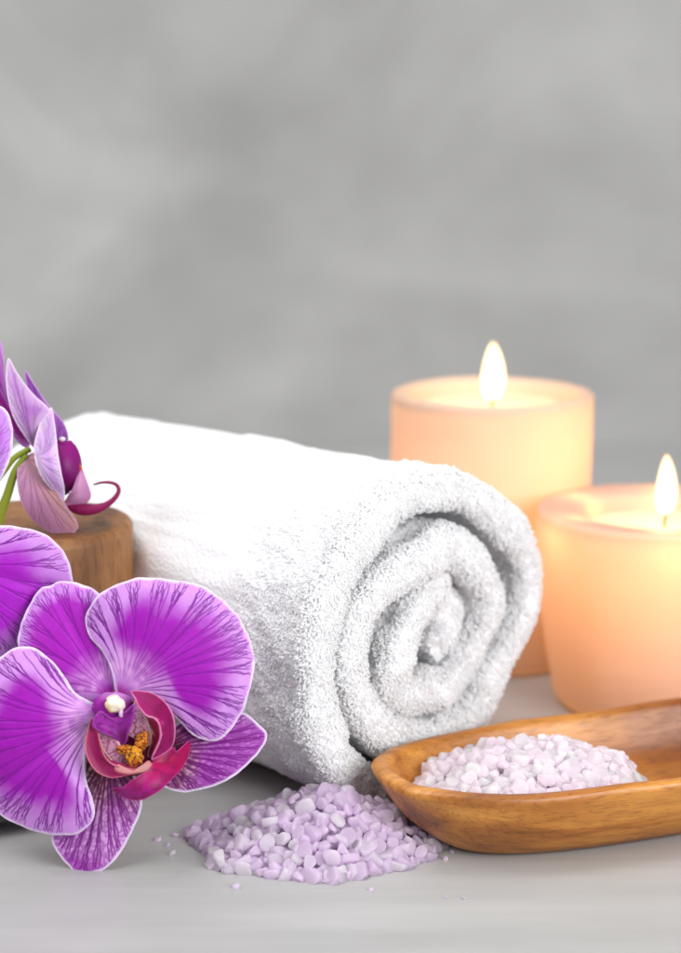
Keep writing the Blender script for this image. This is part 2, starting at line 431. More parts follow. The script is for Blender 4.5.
    pl = link('terry_pile', raw_mesh('terry_pile', VV.reshape(-1, 3), FF, False), mat_pile(), tw); tag(pl, kind='stuff')
    print('loops', n)
build_towel()

# ------------------------------------------------------------------ candles
def candle(name, c, prof_out, rim_w, well_d, well_r, flame_h, flame_r, wax, label, flame_off=(0, 0), inner_w=(1, 1), inner_z=0.7, inner_off=(0, 0), top_w=0.6, rim_lamps=()):
    root = empty(name, (c[0], c[1], 0)); tag(root, label, 'candle', 'lit pillar candles')
    prof_out = np.asarray(prof_out, float)
    po = catmull(prof_out, 70)
    R, H = prof_out[-1]
    rim = [(R - 0.04, H + 0.07), (R - 0.12, H + 0.125), (R - 0.25, H + 0.15), (R - rim_w * 0.5, H + 0.14), (R - rim_w * 0.85, H + 0.09), (well_r + 0.12, H - 0.02),
           (well_r + 0.02, H - 0.15), (well_r - 0.05, H - well_d * 0.7), (well_r - 0.18, H - well_d), (well_r * 0.8, H - well_d - 0.03), (well_r * 0.4, H - well_d - 0.05), (0.0, H - well_d - 0.05)]
    rim = catmull([tuple(po[-1])] + rim, 50)[1:]
    prof = np.vstack([[(0.0, 0.02)], po, rim]); prof[:, 0] = np.clip(prof[:, 0], 0, None)
    seed = int(c[0] * 10)
    def wob(V):
        n = vnoise(V, 0.55, seed); n2 = vnoise(V, 1.6, seed + 1)
        rad = np.sqrt(V[..., 0] ** 2 + V[..., 1] ** 2)[..., None] + 1e-6
        V = V.copy()
        V[..., :2] *= 1 + (0.035 * n + 0.015 * n2)[..., None] / np.maximum(rad, 1.0)
        V[..., 2] += 0.03 * n * smooth(H * .6, H, V[..., 2])
        return V
    link('wax_body', lathe('wax_body', prof, 128, wob), wax, root)
    zf = H - well_d - 0.05
    wk, wfc = tube([(flame_off[0], flame_off[1], zf - 0.1), (flame_off[0] + 0.01, flame_off[1], zf + 0.3), (flame_off[0] + 0.09, flame_off[1], zf + 0.62)], [0.07, 0.065, 0.05], 10, 14)
    link('wick', raw_mesh('wick', wk, wfc), mat_plain('wick_char', (0.06, 0.03, 0.015), 0.9, 0.1), root)
    pool_r = well_r - 0.2
    link('wax_pool', lathe('wax_pool', catmull([(0.0, zf + 0.09), (pool_r * 0.25, zf + 0.07), (pool_r * 0.8, zf + 0.07), (pool_r, zf + 0.09)], 24) * [1, 1], 64), M_POOL, root)
    z0 = zf + 0.42 + 0.2 * (H < 9)
    fp = [(0.0, 0.0), (0.6, 0.03), (0.88, 0.12), (1.0, 0.27), (0.98, 0.42), (0.87, 0.58), (0.66, 0.75), (0.4, 0.89), (0.18, 0.97), (0.0, 1.0)]
    fp = catmull([(a * flame_r, b * flame_h) for a, b in fp], 44); fp[:, 0] = np.clip(fp[:, 0], 0, None)
    def fw(V):
        V = V.copy(); t = V[..., 2] / flame_h
        V[..., 0] += 0.05 * np.sin(t * 3.0) + flame_off[0]; V[..., 1] += flame_off[1]; V[..., 2] += z0
        return V
    link('flame', lathe('flame', fp, 40, fw), mat_flame(), root)
    def lamp(nm, p, energy, rad, color):
        l = bpy.data.lights.new(nm, 'POINT'); l.energy = energy; l.shadow_soft_size = rad * S; l.color = color
        o = bpy.data.objects.new(nm, l); col.objects.link(o); o.parent = root; o.location = [v * S for v in p]
        return o
    for (p, e, rad, cc) in list(inner_w) + list(rim_lamps):
        lamp('hidden_wax_lamp', p, e, rad, cc)  # added lamps hidden in the hollow wax to make it glow
    lamp('flame_lamp', (flame_off[0], flame_off[1], z0 + flame_h * 0.45), top_w, flame_r * 0.9, (1.0, 0.62, 0.28))
    return root

ORG = (1.0, 0.50, 0.19)
M_POOL = NT('melted_wax')
_p = M_POOL.n('ShaderNodeBsdfPrincipled', Roughness=0.06); _p.inputs['Base Color'].default_value = c4((0.95, 0.76, 0.50)); _p.inputs['Coat Weight'].default_value = 0.6; _p.inputs['Coat Roughness'].default_value = 0.04
M_POOL.l(_p, 'BSDF', M_POOL.out, 'Surface'); M_POOL = M_POOL.m
wax1 = mat_wax('wax_peach', (0.80, 0.61, 0.49), (0.96, 0.68, 0.42), 0.34)
wax2 = mat_wax('wax_rose', (0.66, 0.46, 0.39), (0.96, 0.68, 0.42), 0.32)
candle('pillar_candle', (6.4, 83.4), [(3.95, 0.0), (4.2, 0.12), (4.27, 0.6), (4.27, 4.0), (4.25, 8.0), (4.25, 11.2)], 0.55, 0.60, 3.55, 2.5, 0.50, wax1,
       'tall straight sided peach candle with a burning flame, standing behind the rolled towel',
       inner_w=[((0.9, -0.4, 9.2), 0.105, 0.8, ORG), ((0.6, 0.0, 5.4), 0.075, 1.0, (1.0, 0.5, 0.2))], top_w=0.035)
candle('pillar_candle', (12.5, 76.4), [(3.3, 0.0), (3.75, 0.08), (4.0, 0.4), (4.12, 1.0), (4.42, 2.8), (4.66, 4.8), (4.78, 6.6), (4.76, 7.7)], 1.5, 0.65, 3.0, 2.4, 0.41, wax2,
       'short wide rose candle tapering to its foot, burning behind the wooden dish', flame_off=(0.2, 0.0),
       inner_w=[((0.3, -0.7, 6.2), 0.21, 0.7, ORG)], top_w=0.035,
       rim_lamps=[((3.75 * math.cos(a), 3.75 * math.sin(a), 7.1), 0.010, 0.4, (1.0, 0.66, 0.34)) for a in (-0.5, -1.6, -2.7, -3.8, 1.4)])  # added ring of hidden lamps that brightens the rim from inside

# ------------------------------------------------------------------ wooden dish
def build_dish():
    ang0 = math.radians(21)
    c = np.array([9.0, 63.5, 0.0])
    root_M = Matrix.Rotation(ang0, 3, 'Z')
    n = 220
    a = np.arange(n) / n * 2 * math.pi
    def sup(a_, b_, e):
        return np.stack([a_ * np.sign(np.cos(a)) * np.abs(np.cos(a)) ** e, b_ * np.sign(np.sin(a)) * np.abs(np.sin(a)) ** e], 1)
    # (half length, half width, z)
    prof = [(5.0, 1.6, 0.0), (5.6, 1.95, 0.02), (6.05, 2.25, 0.14), (6.7, 2.68, 0.55), (7.3, 3.08, 1.05), (7.75, 3.36, 1.55), (8.05, 3.55, 2.0), (8.25, 3.66, 2.32), (8.28, 3.68, 2.44),
            (8.23, 3.65, 2.525), (8.12, 3.56, 2.565), (7.84, 3.33, 2.57), (7.73, 3.23, 2.53), (7.67, 3.17, 2.42), (7.58, 3.08, 2.2), (7.3, 2.86, 1.7), (6.8, 2.5, 1.15), (6.0, 2.0, 0.75), (4.8, 1.4, 0.55), (2.5, 0.7, 0.5), (0.02, 0.02, 0.48)]
    prof = catmull(prof, 74)
    V = np.zeros((n, len(prof), 3))
    for j, (aa, bb, z) in enumerate(prof):
        xy = sup(aa, bb, 0.80)
        V[:, j, :2] = xy; V[:, j, 2] = z
    # hand-carved: right end thicker and a little higher, sides uneven
    xr = V[..., 0] / 8.28
    zf = V[..., 2] / 2.56
    V[..., 2] += zf * (0.28 * smooth(0.2, 1.0, xr) + 0.10 * smooth(-0.5, -1.0, xr))
    V[..., 1] *= 1 + 0.10 * smooth(0.1, 0.9, xr)
    nn = vnoise(V, 0.4, 31); n2 = vnoise(V, 1.1, 32)
    V[..., 1] += 0.07 * nn * zf; V[..., 0] += 0.05 * n2 * zf; V[..., 2] += (0.05 * nn + 0.015 * n2) * zf
    me = raw_mesh('wooden_dish', V.reshape(-1, 3), [grid_faces(n, len(prof), True), np.array([[i * len(prof) for i in range(n)]])])
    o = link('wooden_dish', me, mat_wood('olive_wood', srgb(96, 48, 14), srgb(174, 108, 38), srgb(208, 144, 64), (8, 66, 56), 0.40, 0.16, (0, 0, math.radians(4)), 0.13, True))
    m = root_M.to_4x4(); m.translation = Vector(c * S); o.matrix_world = m
    tag(o, 'long oval golden wooden dish holding pale salt, in front of the towel', 'dish')
    return c, root_M
DISH_C, DISH_M = build_dish()

# ------------------------------------------------------------------ salt crystals
import bmesh
def crystal_mesh(name, seed, flat=(0.24, 0.44)):
    r = np.random.default_rng(seed)
    bm = bmesh.new(); bmesh.ops.create_icosphere(bm, subdivisions=3, radius=1.0)
    V = np.array([v.co[:] for v in bm.verts])
    cuts = [(np.array([r.normal(0, .16), r.normal(0, .16), sg]), r.uniform(*flat)) for sg in (1, -1)]
    a0 = r.uniform(0, 6.28); nc = int(r.integers(4, 8))
    for q in range(nc):
        a = a0 + q * 2 * math.pi / nc + r.normal(0, 0.22)
        cuts.append((np.array([math.cos(a), math.sin(a), r.normal(0, 0.35)]), r.uniform(0.66, 0.9)))
    for _ in range(2):
        cuts.append((r.normal(0, 1, 3), r.uniform(0.6, 0.85)))
    for d, h in cuts:
        d = d / np.linalg.norm(d); q = V @ d; V = V - np.clip(q - h, 0, None)[:, None] * d * 0.93
    V *= np.array([1.0, r.uniform(0.74, 0.98), 1.0])
    V += (0.035 * vnoise(V, 2.6, seed % 50))[:, None] * V
    V *= 1.18
    for v, p in zip(bm.verts, V): v.co = p * S
    me = bpy.data.meshes.new(name); bm.to_mesh(me); bm.free()
    me.polygons.foreach_set('use_smooth', np.ones(len(me.polygons), bool))
    me.set_sharp_from_angle(angle=math.radians(46))
    return me

def rot_from(nrm, spin, tilt, r):
    n = np.array(nrm) + r.normal(0, tilt, 3); n /= np.linalg.norm(n)
    q = Vector((0, 0, 1)).rotation_difference(Vector(n))
    return (q.to_matrix() @ Matrix.Rotation(spin, 3, 'Z'))

def salt_heap(kind_name, heap_name, variants, mat, height, cx, cy, hx, hy, yaw, size, n_top, n_in, n_single, floor, label, group, stuff_label, z0, seed, limit=None):
    """height(x,y) -> z of the heap's top in local coordinates; crystals are spread over it in layers"""
    r = np.random.default_rng(seed)
    cz, sz = math.cos(yaw), math.sin(yaw)
    def world(x, y, z): return np.array([cx + x * cz - y * sz, cy + x * sz + y * cz, z])
    items = []
    def put(depth, n, mind):
        pts = []
        tries = 0
        while len(pts) < n and tries < n * 60:
            tries += 1
            x = r.uniform(-hx, hx); y = r.uniform(-hy, hy); h = height(x, y)
            if h <= 0.02: continue
            sc_ = size * r.choice([r.uniform(0.5, 0.8), r.uniform(0.8, 1.3)], p=[0.3, 0.7])
            if pts:
                d = np.array(pts); dd = (d[:, 0] - x) ** 2 + (d[:, 1] - y) ** 2
                if dd.min() < (mind * size) ** 2: continue
            pts.append((x, y))
            e = 0.12
            nx, ny = -(height(x + e, y) - height(x - e, y)) / (2 * e), -(height(x, y + e) - height(x, y - e)) / (2 * e)
            nl = (nx * cz - ny * sz, nx * sz + ny * cz, 1.0)
            z = z0 + h - depth + r.normal(0, 0.07)
            z = max(z, z0 + floor(x, y) + sc_ * 0.42)
            items.append([world(x, y, z), rot_from(nl, r.uniform(0, 6.28), 0.65, r), sc_, int(r.integers(len(variants))), depth])
    put(0.0, n_top, 1.12)
    put(0.28 * size / 0.2 * 0.7, n_in, 0.9)
    put(0.62 * size / 0.2 * 0.7, n_in // 2, 1.0)
    # which show largest: disc z-buffer in the photograph's frame
    ids = -np.ones((CYS := 1000, 760), int); zb = np.full((CYS, 760), 1e9)
    for k, it in enumerate(items):
        d = it[0] - CAM; dep = d @ FW; x = CX + F * (d @ RT) / dep; y = CY - F * (d @ UP) / dep; rad = F * it[2] * 0.85 / dep
        x0, x1, y0, y1 = int(max(x - rad, 0)), int(min(x + rad + 1, 681)), int(max(y - rad, 0)), int(min(y + rad + 1, 953))
        if x1 <= x0 or y1 <= y0: continue
        yy, xx = np.mgrid[y0:y1, x0:x1]; m = ((xx - x) ** 2 + (yy - y) ** 2 < rad * rad) & (dep < zb[y0:y1, x0:x1])
        zb[y0:y1, x0:x1][m] = dep; ids[y0:y1, x0:x1][m] = k
    vis = np.bincount(ids[ids >= 0], minlength=len(items))
    order = np.argsort(-vis); single = set(int(i) for i in order[:n_single] if vis[i] > 8)
    VV, FF, off = [], [], 0
    for k, (p, R, s_, vi, dep) in enumerate(items):
        me = variants[vi]
        if k in single:
            o = bpy.data.objects.new(kind_name, me); col.objects.link(o)
            m = (R @ Matrix.Diagonal((s_, s_, s_))).to_4x4(); m.translation = Vector(p * S); o.matrix_world = m
            tag(o, label, 'salt crystal', group)
        else:
            co = np.empty(len(me.vertices) * 3, np.float32); me.vertices.foreach_get('co', co); co = co.reshape(-1, 3) / S
            tri = np.empty(len(me.polygons) * 3, np.int32); me.polygons.foreach_get('vertices', tri)
            VV.append(co @ (np.array(R) * s_).T + p); FF.append(tri.reshape(-1, 3) + off); off += len(co)
    me = raw_mesh(heap_name, np.vstack(VV), np.vstack(FF)); me.set_sharp_from_angle(angle=math.radians(46))
    o = link(heap_name, me, mat); tag(o, stuff_label, 'bath salt', kind='stuff')
    print(kind_name, len(items), 'single', len(single))

M_LILAC = mat_crystal('lilac_salt', srgb(249, 234, 253))
M_PALE = mat_crystal('pale_salt', srgb(255, 247, 253), 0.3, 0.1, 0.96)
VL = [crystal_mesh('lilac_salt_crystal', 100 + i) for i in range(14)]
for m in VL: m.materials.append(M_LILAC)
VP = [crystal_mesh('pale_salt_crystal', 300 + i, (0.4, 0.65)) for i in range(14)]
for m in VP: m.materials.append(M_PALE)

def pile_h(x, y):
    # peak a little right of the middle, long left skirt, ragged edge
    xs = x - 0.75
    a = math.atan2(y / 2.75, xs / 4.2)
    ex = 3.45 if xs > 0 else 4.75
    ed = 1 + 0.07 * math.sin(a * 3 + 1) + 0.05 * math.sin(a * 7)
    rho = math.sqrt((xs / ex) ** 2 + (y / 2.75) ** 2) / ed
    if rho >= 1: return 0.0
    return 1.78 * (1 - rho ** 1.15) ** 0.95 + 0.1 + 0.09 * math.sin(x * 2.1 + 1) * math.sin(y * 2.3)
salt_heap('lilac_salt_crystal', 'lilac_bath_salt', VL, M_LILAC, pile_h, -1.0, 61.3, 5.2, 3.2, 0.0, 0.265, 400, 440, 290, lambda x, y: 0.0,
          'rounded lilac bath salt crystal in the heap on the table', 'lilac salt crystals heaped on the table',
          'heap of lilac bath salt on the table between flower and dish', 0.0, 11)

def dish_floor(x, y):
    q = math.sqrt((x / 7.6) ** 2 + (y / 3.1) ** 2)
    return 0.52 + 1.9 * max(0, q - 0.45) ** 1.6 * 1.6
def dish_h(x, y):
    xs = x + 2.75
    q = (abs(xs) / 4.0) ** 2.4 + (abs(y + 0.05) / 2.75) ** 2.2
    if q >= 1: return 0.0
    return max(dish_floor(x, y) + 0.1, 0.0) * 1.0 + (2.68 - 0.35 * (abs(xs) / 4.0) ** 2 - dish_floor(x, y)) * (1 - q) ** 0.45 + 0.10 * math.sin(x * 2.4) * math.sin(y * 2.0 + 1)
salt_heap('pale_salt_crystal', 'pale_bath_salt', VP, M_PALE, dish_h, DISH_C[0], DISH_C[1], 7.0, 2.9, math.radians(21), 0.255, 360, 400, 290, dish_floor,
          'pale pinkish white salt crystal in the wooden dish', 'pale salt crystals in the dish',
          'pale pinkish white bath salt filling the wooden dish', 0.0, 12)

# strays on the table
r_ = np.random.default_rng(5)
strays = [((158, 841), 0.13, 'small lilac salt crystal lying alone left of the heap, beside the flower'),
          ((371, 891), 0.075, 'tiny pale salt crumb on the bare table in front of the heap'),
          ((446, 898), 0.05, 'left of two specks of salt on the table below the dish'),
          ((464, 899), 0.06, 'right of two specks of salt on the table below the dish')]
for i, ((px, py), s_, lab) in enumerate(strays):
    p = on_plane(px, py, np.zeros(3), np.array([0, 0, 1.0])); p[2] = s_ * 0.5
    o = bpy.data.objects.new('salt_crumb', VL[i]); col.objects.link(o)
    m = (rot_from((0, 0, 1), r_.uniform(0, 6), 0.2, r_) @ Matrix.Diagonal((s_, s_, s_))).to_4x4(); m.translation = Vector(p * S); o.matrix_world = m
    tag(o, lab, 'salt crystal', 'stray salt crumbs on the table')

for px, py in ((168, 846), (176, 836), (172, 855), (446, 860), (452, 852), (236, 888)):
    s_ = float(r_.uniform(0.06, 0.13)); p = on_plane(px, py, np.zeros(3), np.array([0, 0, 1.0])); p[2] = s_ * 0.4
    o = bpy.data.objects.new('salt_crumb', VL[int(r_.integers(14))]); col.objects.link(o)
    m = (rot_from((0, 0, 1), r_.uniform(0, 6), 0.2, r_) @ Matrix.Diagonal((s_, s_, s_))).to_4x4(); m.translation = Vector(p * S); o.matrix_world = m
    tag(o, 'tiny lilac salt crumb scattered on the table close beside the heap', 'salt crystal', 'salt crumbs round the heap')

# ------------------------------------------------------------------ wooden block and dark stone
bc = (-10.75, 68.0)
prof = catmull([(0.0, 0.0), (3.2, 0.0), (3.42, 0.06), (3.5, 0.25), (3.5, 4.0), (3.5, 8.6), (3.49, 9.0), (3.42, 9.2), (3.25, 9.3), (3.0, 9.31), (0.0, 9.31)], 110); prof[:, 0] = np.clip(prof[:, 0], 0, None)
def bw(V):
    V = V.copy(); V[..., :2] *= 1 + 0.008 * vnoise(V, 0.5, 3)[..., None]; V[..., 2] += 0.03 * vnoise(V, 0.6, 5) * (V[..., 2] > 8); return V
blk = link('wooden_block', lathe('wooden_block', prof, 128, bw), mat_wood('block_wood', srgb(84, 52, 26), srgb(128, 84, 46), srgb(152, 106, 62), (30, 30, 6), 0.55, 0.0, (0, 0, 0), 0.4))
blk.location = (bc[0] * S, bc[1] * S, 0); tag(blk, 'round brown wooden block behind the purple petals, orchid flower on top', 'wooden block')

bm = bmesh.new(); bmesh.ops.create_icosphere(bm, subdivisions=5, radius=1.0)
PV = np.array([v.co[:] for v in bm.verts]); PF = np.array([[v.index for v in f.verts] for f in bm.faces]); bm.free()
PV = np.sign(PV) * np.abs(PV) ** np.array([1.0, 1.0, 0.75]) * [3.35, 2.5, 1.05] + (vnoise(PV, 1.3, 8) * 0.10)[:, None] * PV
PV[:, 2] -= PV[:, 2].min()
st = link('stone', raw_mesh('stone', PV, PF), mat_plain('dark_stone', srgb(88, 88, 88), 0.6, 0.3, 120.0, 0.25))
st.location = (-12.55 * S, 64.0 * S, 0.0); st.rotation_euler = (0, 0, 0.15); tag(st, 'smooth dark grey flat stone behind the lowest left petal', 'stone')

# ------------------------------------------------------------------ orchid flowers
class Frame:
    """a plane the flower lies about: u right, v up the plane, w out of it"""
    def __init__(s, p0, lean, yaw=0.0):
        n = np.array([math.sin(yaw) * math.cos(lean), -math.cos(yaw) * math.cos(lean), math.sin(lean)])
        s.n = n; s.u = np.cross(np.array([0, 0, 1.0]), n); s.u /= np.linalg.norm(s.u); s.v = np.cross(n, s.u); s.p0 = np.array(p0, float)
        s.M = Matrix([[s.u[i], s.v[i], n[i]] for i in range(3)])
    def uv(s, pts, w0=0.0):
        out = []
        for px, py in pts:
            q = on_plane(px, py, s.p0 + s.n * w0, s.n) - s.p0
            out.append((q @ s.u, q @ s.v))
        return np.array(out)

def vein_image(base, out, axis, L, N, levels, wid, rs, tmax=0.95, ext=0.012):
    lo = out.min(0) - 0.2; hi = out.max(0) + 0.2
    nx, ny = ((hi - lo) / ext).astype(int) + 1
    img = np.zeros((nx, ny), np.float32)
    # order outline by arclength starting nearest to base
    i0 = np.argmin(np.linalg.norm(out - base, axis=1)); O = np.roll(out, -i0, axis=0); m = len(O)
    def Q(a): return O[int(np.clip(a, 0.0, 0.999) * m)]
    def bez(p, c, q, t): return (1 - t)[:, None] ** 2 * p + 2 * (t * (1 - t))[:, None] * c + (t ** 2)[:, None] * q
    P = []; W = []
    def emit(p, c, q, w0, w1, t0, t1):
        n = max(int(np.linalg.norm(q - p) * 1.3 / 0.006), 8)
        t = np.linspace(t0, t1, n); X = bez(p, c, q, t)
        wig = (0.022 * np.sin(t * 19 + rs.uniform(0, 6)) + 0.012 * np.sin(t * 41 + rs.uniform(0, 6))) * t * min(1.0, np.linalg.norm(q - p) / 1.5)
        d = q - p; d = d / (np.linalg.norm(d) + 1e-9)
        X = X + wig[:, None] * np.array([-d[1], d[0]])
        P.append(X); W.append(np.linspace(w0, w1, n))
    def grow(p, tan, a, span, lev, w):
        q = Q(a); D = np.linalg.norm(q - p); c = p + tan * D * 0.42
        tl = tmax * rs.uniform(0.95, 1.0)
        emit(p, c, q, w, w * 0.6, 0, tl)
        if lev <= 0: return
        for sgn in (-1, 1):
            if rs.random() < 0.08: continue
            tb = rs.uniform(0.42, 0.66) if lev > 1 else rs.uniform(0.25, 0.5)
            b = bez(p, c, q, np.array([tb, tb + 0.02])); tg = b[1] - b[0]; tg /= np.linalg.norm(tg) + 1e-9
            grow(b[0], tg, a + sgn * span * rs.uniform(0.38, 0.56), span * 0.5, lev - 1, w * 0.85)
    A = np.linspace(0.10, 0.90, N)
    for a in A:
        a_ = a + rs.uniform(-0.012, 0.012)
        d = Q(a_) - base; d /= np.linalg.norm(d); tan = 0.55 * axis + 0.45 * d; tan /= np.linalg.norm(tan)
        grow(base, tan, a_, 0.8 / (N - 1) * 0.62, levels, wid)
    P = np.vstack(P); W = np.concatenate(W)
    I = ((P - lo) / ext); k = 5
    Ii = np.round(I).astype(int)
    for dx in range(-k, k + 1):
        for dy in range(-k, k + 1):
            x = Ii[:, 0] + dx; y = Ii[:, 1] + dy
            ok = (x >= 0) & (y >= 0) & (x < nx) & (y < ny)
            d = np.hypot(x - I[:, 0], y - I[:, 1]) * ext
            val = np.clip(1.3 - d / W, 0, 1)
            np.maximum.at(img, (x[ok], y[ok]), val[ok].astype(np.float32))
    def sample(p):
        q = (p - lo) / ext; i = np.clip(np.floor(q).astype(int), 0, [nx - 2, ny - 2]); f = q - i
        return ((1 - f[:, 0]) * (1 - f[:, 1]) * img[i[:, 0], i[:, 1]] + f[:, 0] * (1 - f[:, 1]) * img[i[:, 0] + 1, i[:, 1]]
                + (1 - f[:, 0]) * f[:, 1] * img[i[:, 0], i[:, 1] + 1] + f[:, 0] * f[:, 1] * img[i[:, 0] + 1, i[:, 1] + 1])
    return sample

RIMC = srgb(236, 222, 244)
def petal(fr, parent, name, outline, base, tip, w0, wfun, style, ns=560, nr=130, centre=None, mat=None, thick=0.045, seed=1, veins=None, nudge=None):
    rs = np.random.default_rng(seed)
    O = catmull(fr.uv(outline, w0), ns, True)
    b = fr.uv([base], w0)[0]; tp = fr.uv([tip], w0)[0]
    c = fr.uv([centre], w0)[0] if centre is not None else O.mean(0)
    # tiny irregular edge
    th = np.arange(ns) / ns * 2 * math.pi
    O = O + (O - c) * (0.004 * np.sin(th * 11 + seed) + 0.003 * np.sin(th * 23 + 2 * seed))[:, None]
    rho = np.linspace(0.0, 1, nr) ** 0.9; rho[0] = 0.004
    G = c + rho[None, :, None] * (O - c)[:, None, :]
    uv = G.reshape(-1, 2)
    ax = tp - b; L = np.linalg.norm(ax); ax = ax / L; ax2 = np.array([-ax[1], ax[0]])
    s = (uv - b) @ ax / L; t = (uv - b) @ ax2 / L
    R = np.repeat(rho[None], ns, 0).ravel(); TH_ = np.repeat(th[:, None], nr, 1).ravel()
    rad = np.linalg.norm(O - c, axis=1)
    Oc = O - c; tang = np.gradient(O, axis=0); tang /= np.linalg.norm(tang, axis=1)[:, None] + 1e-9
    perp = np.abs(Oc[:, 0] * tang[:, 1] - Oc[:, 1] * tang[:, 0])
    edge = ((1 - rho)[None] * perp[:, None]).ravel()                  # distance to the margin, cm
    kw = max(ns // 5, 3); ker = np.hanning(kw + 2)[1:-1]; ker /= ker.sum()
    sperp = np.convolve(np.concatenate([perp[-kw:], perp, perp[:kw]]), ker, 'same')[kw:-kw]
    broad = ((1 - rho)[None] * sperp[:, None]).ravel()
    w = w0 + wfun(s, t, R, TH_, uv)
    V = np.column_stack([uv, w])
    vs = vein_image(b, O, ax, L, rs=rs, **veins)(uv) if veins else np.zeros(len(uv))
    style_edge = (edge, broad)
    Cc = style(s, t, R, style_edge, vs, V, uv, b, L)
    w = w - 0.013 * vs; V[:, 2] = w
    me = raw_mesh(name, V, [grid_faces(ns, nr, True)], True, Cc)
    # close the small hole in the middle
    o = link(name, me, mat or M_PETAL, parent)
    m = o.modifiers.new('thickness', 'SOLIDIFY'); m.thickness = thick * S; m.offset = 0.0; m.use_even_offset = False
    return o

def sty_petal(core=srgb(166, 18, 184), outer=srgb(222, 164, 240), vein=srgb(122, 0, 148), pale=srgb(234, 180, 238), hot=srgb(196, 20, 176), outw=1.25):
    def f(s, t, R, edges, vs, V, uv, b, L):
        edge, broad = edges
        d = np.linalg.norm(uv - b, axis=1) / L
        n = vnoise(V, 1.4, 41); n2 = vnoise(V, 5.0, 42); n3 = vnoise(V, 14.0, 43)
        m = smooth(outw, 0.15, broad + 0.22 * n + 0.10 * n2 + 0.25 * vs)         # 1 at the margin
        # flanks near the claw are pale too
        flank = smooth(0.05, 0.5, np.abs(t) + 0.12 * n + 0.08 * n2) * smooth(0.9, 0.1, s)
        m = np.clip(m + 0.55 * flank * smooth(1.2, 0.3, broad), 0, 1)
        c = mixc(core, outer, 0.85 * m)
        streak = smooth(-0.2, 0.7, n2 + 0.5 * n)
        p = smooth(0.08, 0.18, d) * smooth(0.46, 0.2, d) * (0.45 + 0.5 * streak)
        c = mixc(c, pale, p * 0.85)
        c = mixc(c, hot, smooth(0.13, 0.05, d) * 0.8)
        vstr = 0.52 + 0.46 * smooth(0.02, 0.5, m)
        vstr = vstr * smooth(0.10, 0.34, d) * (1 - 0.55 * p)
        c = mixc(c, vein, np.clip(vs * vstr, 0, 1))
        c = c * (1 + 0.05 * n3 + 0.05 * n2)[:, None]
        c = mixc(c, RIMC, smooth(0.10, 0.02, edge + 0.03 * n3 - 0.02 * n2))
        return np.clip(c, 0, 1)
    return f

def sty_lateral(s, t, R, edges, vs, V, uv, b, L):
    edge, broad = edges
    d = np.linalg.norm(uv - b, axis=1) / L
    n = vnoise(V, 1.4, 51); n2 = vnoise(V, 5.0, 52); n3 = vnoise(np.column_stack([s * L * 6.5, t * L * 3.0, 0 * s]), 1.0, 53); n4 = vnoise(V, 12.0, 54)
    c = mixc(srgb(226, 166, 234), srgb(200, 104, 214), smooth(-0.5, 0.6, n))
    gr = np.random.default_rng(int(len(s)) % 97)
    sx, sy = s * L, t * L * 1.9
    k = 620; cx = gr.uniform(sx.min(), sx.max(), k); cy = gr.uniform(sy.min(), sy.max(), k)
    F1 = np.full(len(s), 9.0); F2 = np.full(len(s), 9.0)
    for a_, b_ in zip(cx, cy):
        dd = np.hypot(sx - a_, sy - b_); F2 = np.minimum(F2, np.maximum(dd, F1)); F1 = np.minimum(F1, dd)
    net = smooth(0.115, 0.04, F2 - F1) * smooth(-0.7, -0.1, n4 + 0.5 * n)
    base = smooth(0.62, 0.18, d + 0.10 * n)
    c = mixc(c, srgb(214, 178, 130), 0.9 * base)
    vein = mixc(srgb(126, 0, 138), srgb(84, 8, 34), base)
    c = c * (1 - 0.85 * net * (0.6 + 0.4 * base))[:, None] + vein * (0.85 * net * (0.6 + 0.4 * base))[:, None]
    c = c * (1 - 0.92 * vs)[:, None] + vein * (0.92 * vs)[:, None]
    c = mixc(c, RIMC, smooth(0.10, 0.03, edge))
    return np.clip(c, 0, 1)

def sty_flat(ca, cb, speck=None, rim=None, rimw=0.06, along='edge', f0=0.0, f1=0.4, sp_amt=0.8, sp_f=13.0, sp_th=0.25, vein_amt=1.0):
    def f(s, t, R, edges, vs, V, uv, b, L):
        edge, broad = edges
        x = {'edge': edge, 's': s, 't': t}[along]
        n = vnoise(V, 3.0, 61); n2 = vnoise(V, sp_f, 62)
        c = mixc(ca, cb, smooth(f0, f1, x + 0.06 * n))
        c = c * (1 - 0.30 * vs * vein_amt)[:, None] if vein_amt else c
        if speck is not None: c = mixc(c, speck, sp_amt * smooth(sp_th, sp_th + 0.2, n2))
        if rim is not None: c = mixc(c, rim, smooth(rimw, rimw * 0.3, edge))
        return np.clip(c * (1 + 0.06 * n)[:, None], 0, 1)
    return f

def wf_petal(bulge=0.35, tipback=0.5, groove=0.12, ripple=0.05, lift=0.0, ph=0.0, edgecurl=0.16):
    def f(s, t, R, th, uv):
        return (lift * s + bulge * np.sin(np.clip(s, 0, 1) * math.pi * 0.9) - tipback * np.clip(s, 0, 1.2) ** 3 - 0.55 * t * t
                + groove * (np.exp(-(t / 0.05) ** 2) * -0.35 * smooth(0.0, 0.3, s)) + ripple * np.sin(th * 5 + ph) * R ** 3 + 0.5 * ripple * np.sin(th * 11 + 2 * ph) * R ** 5
                - edgecurl * R ** 6)
    return f

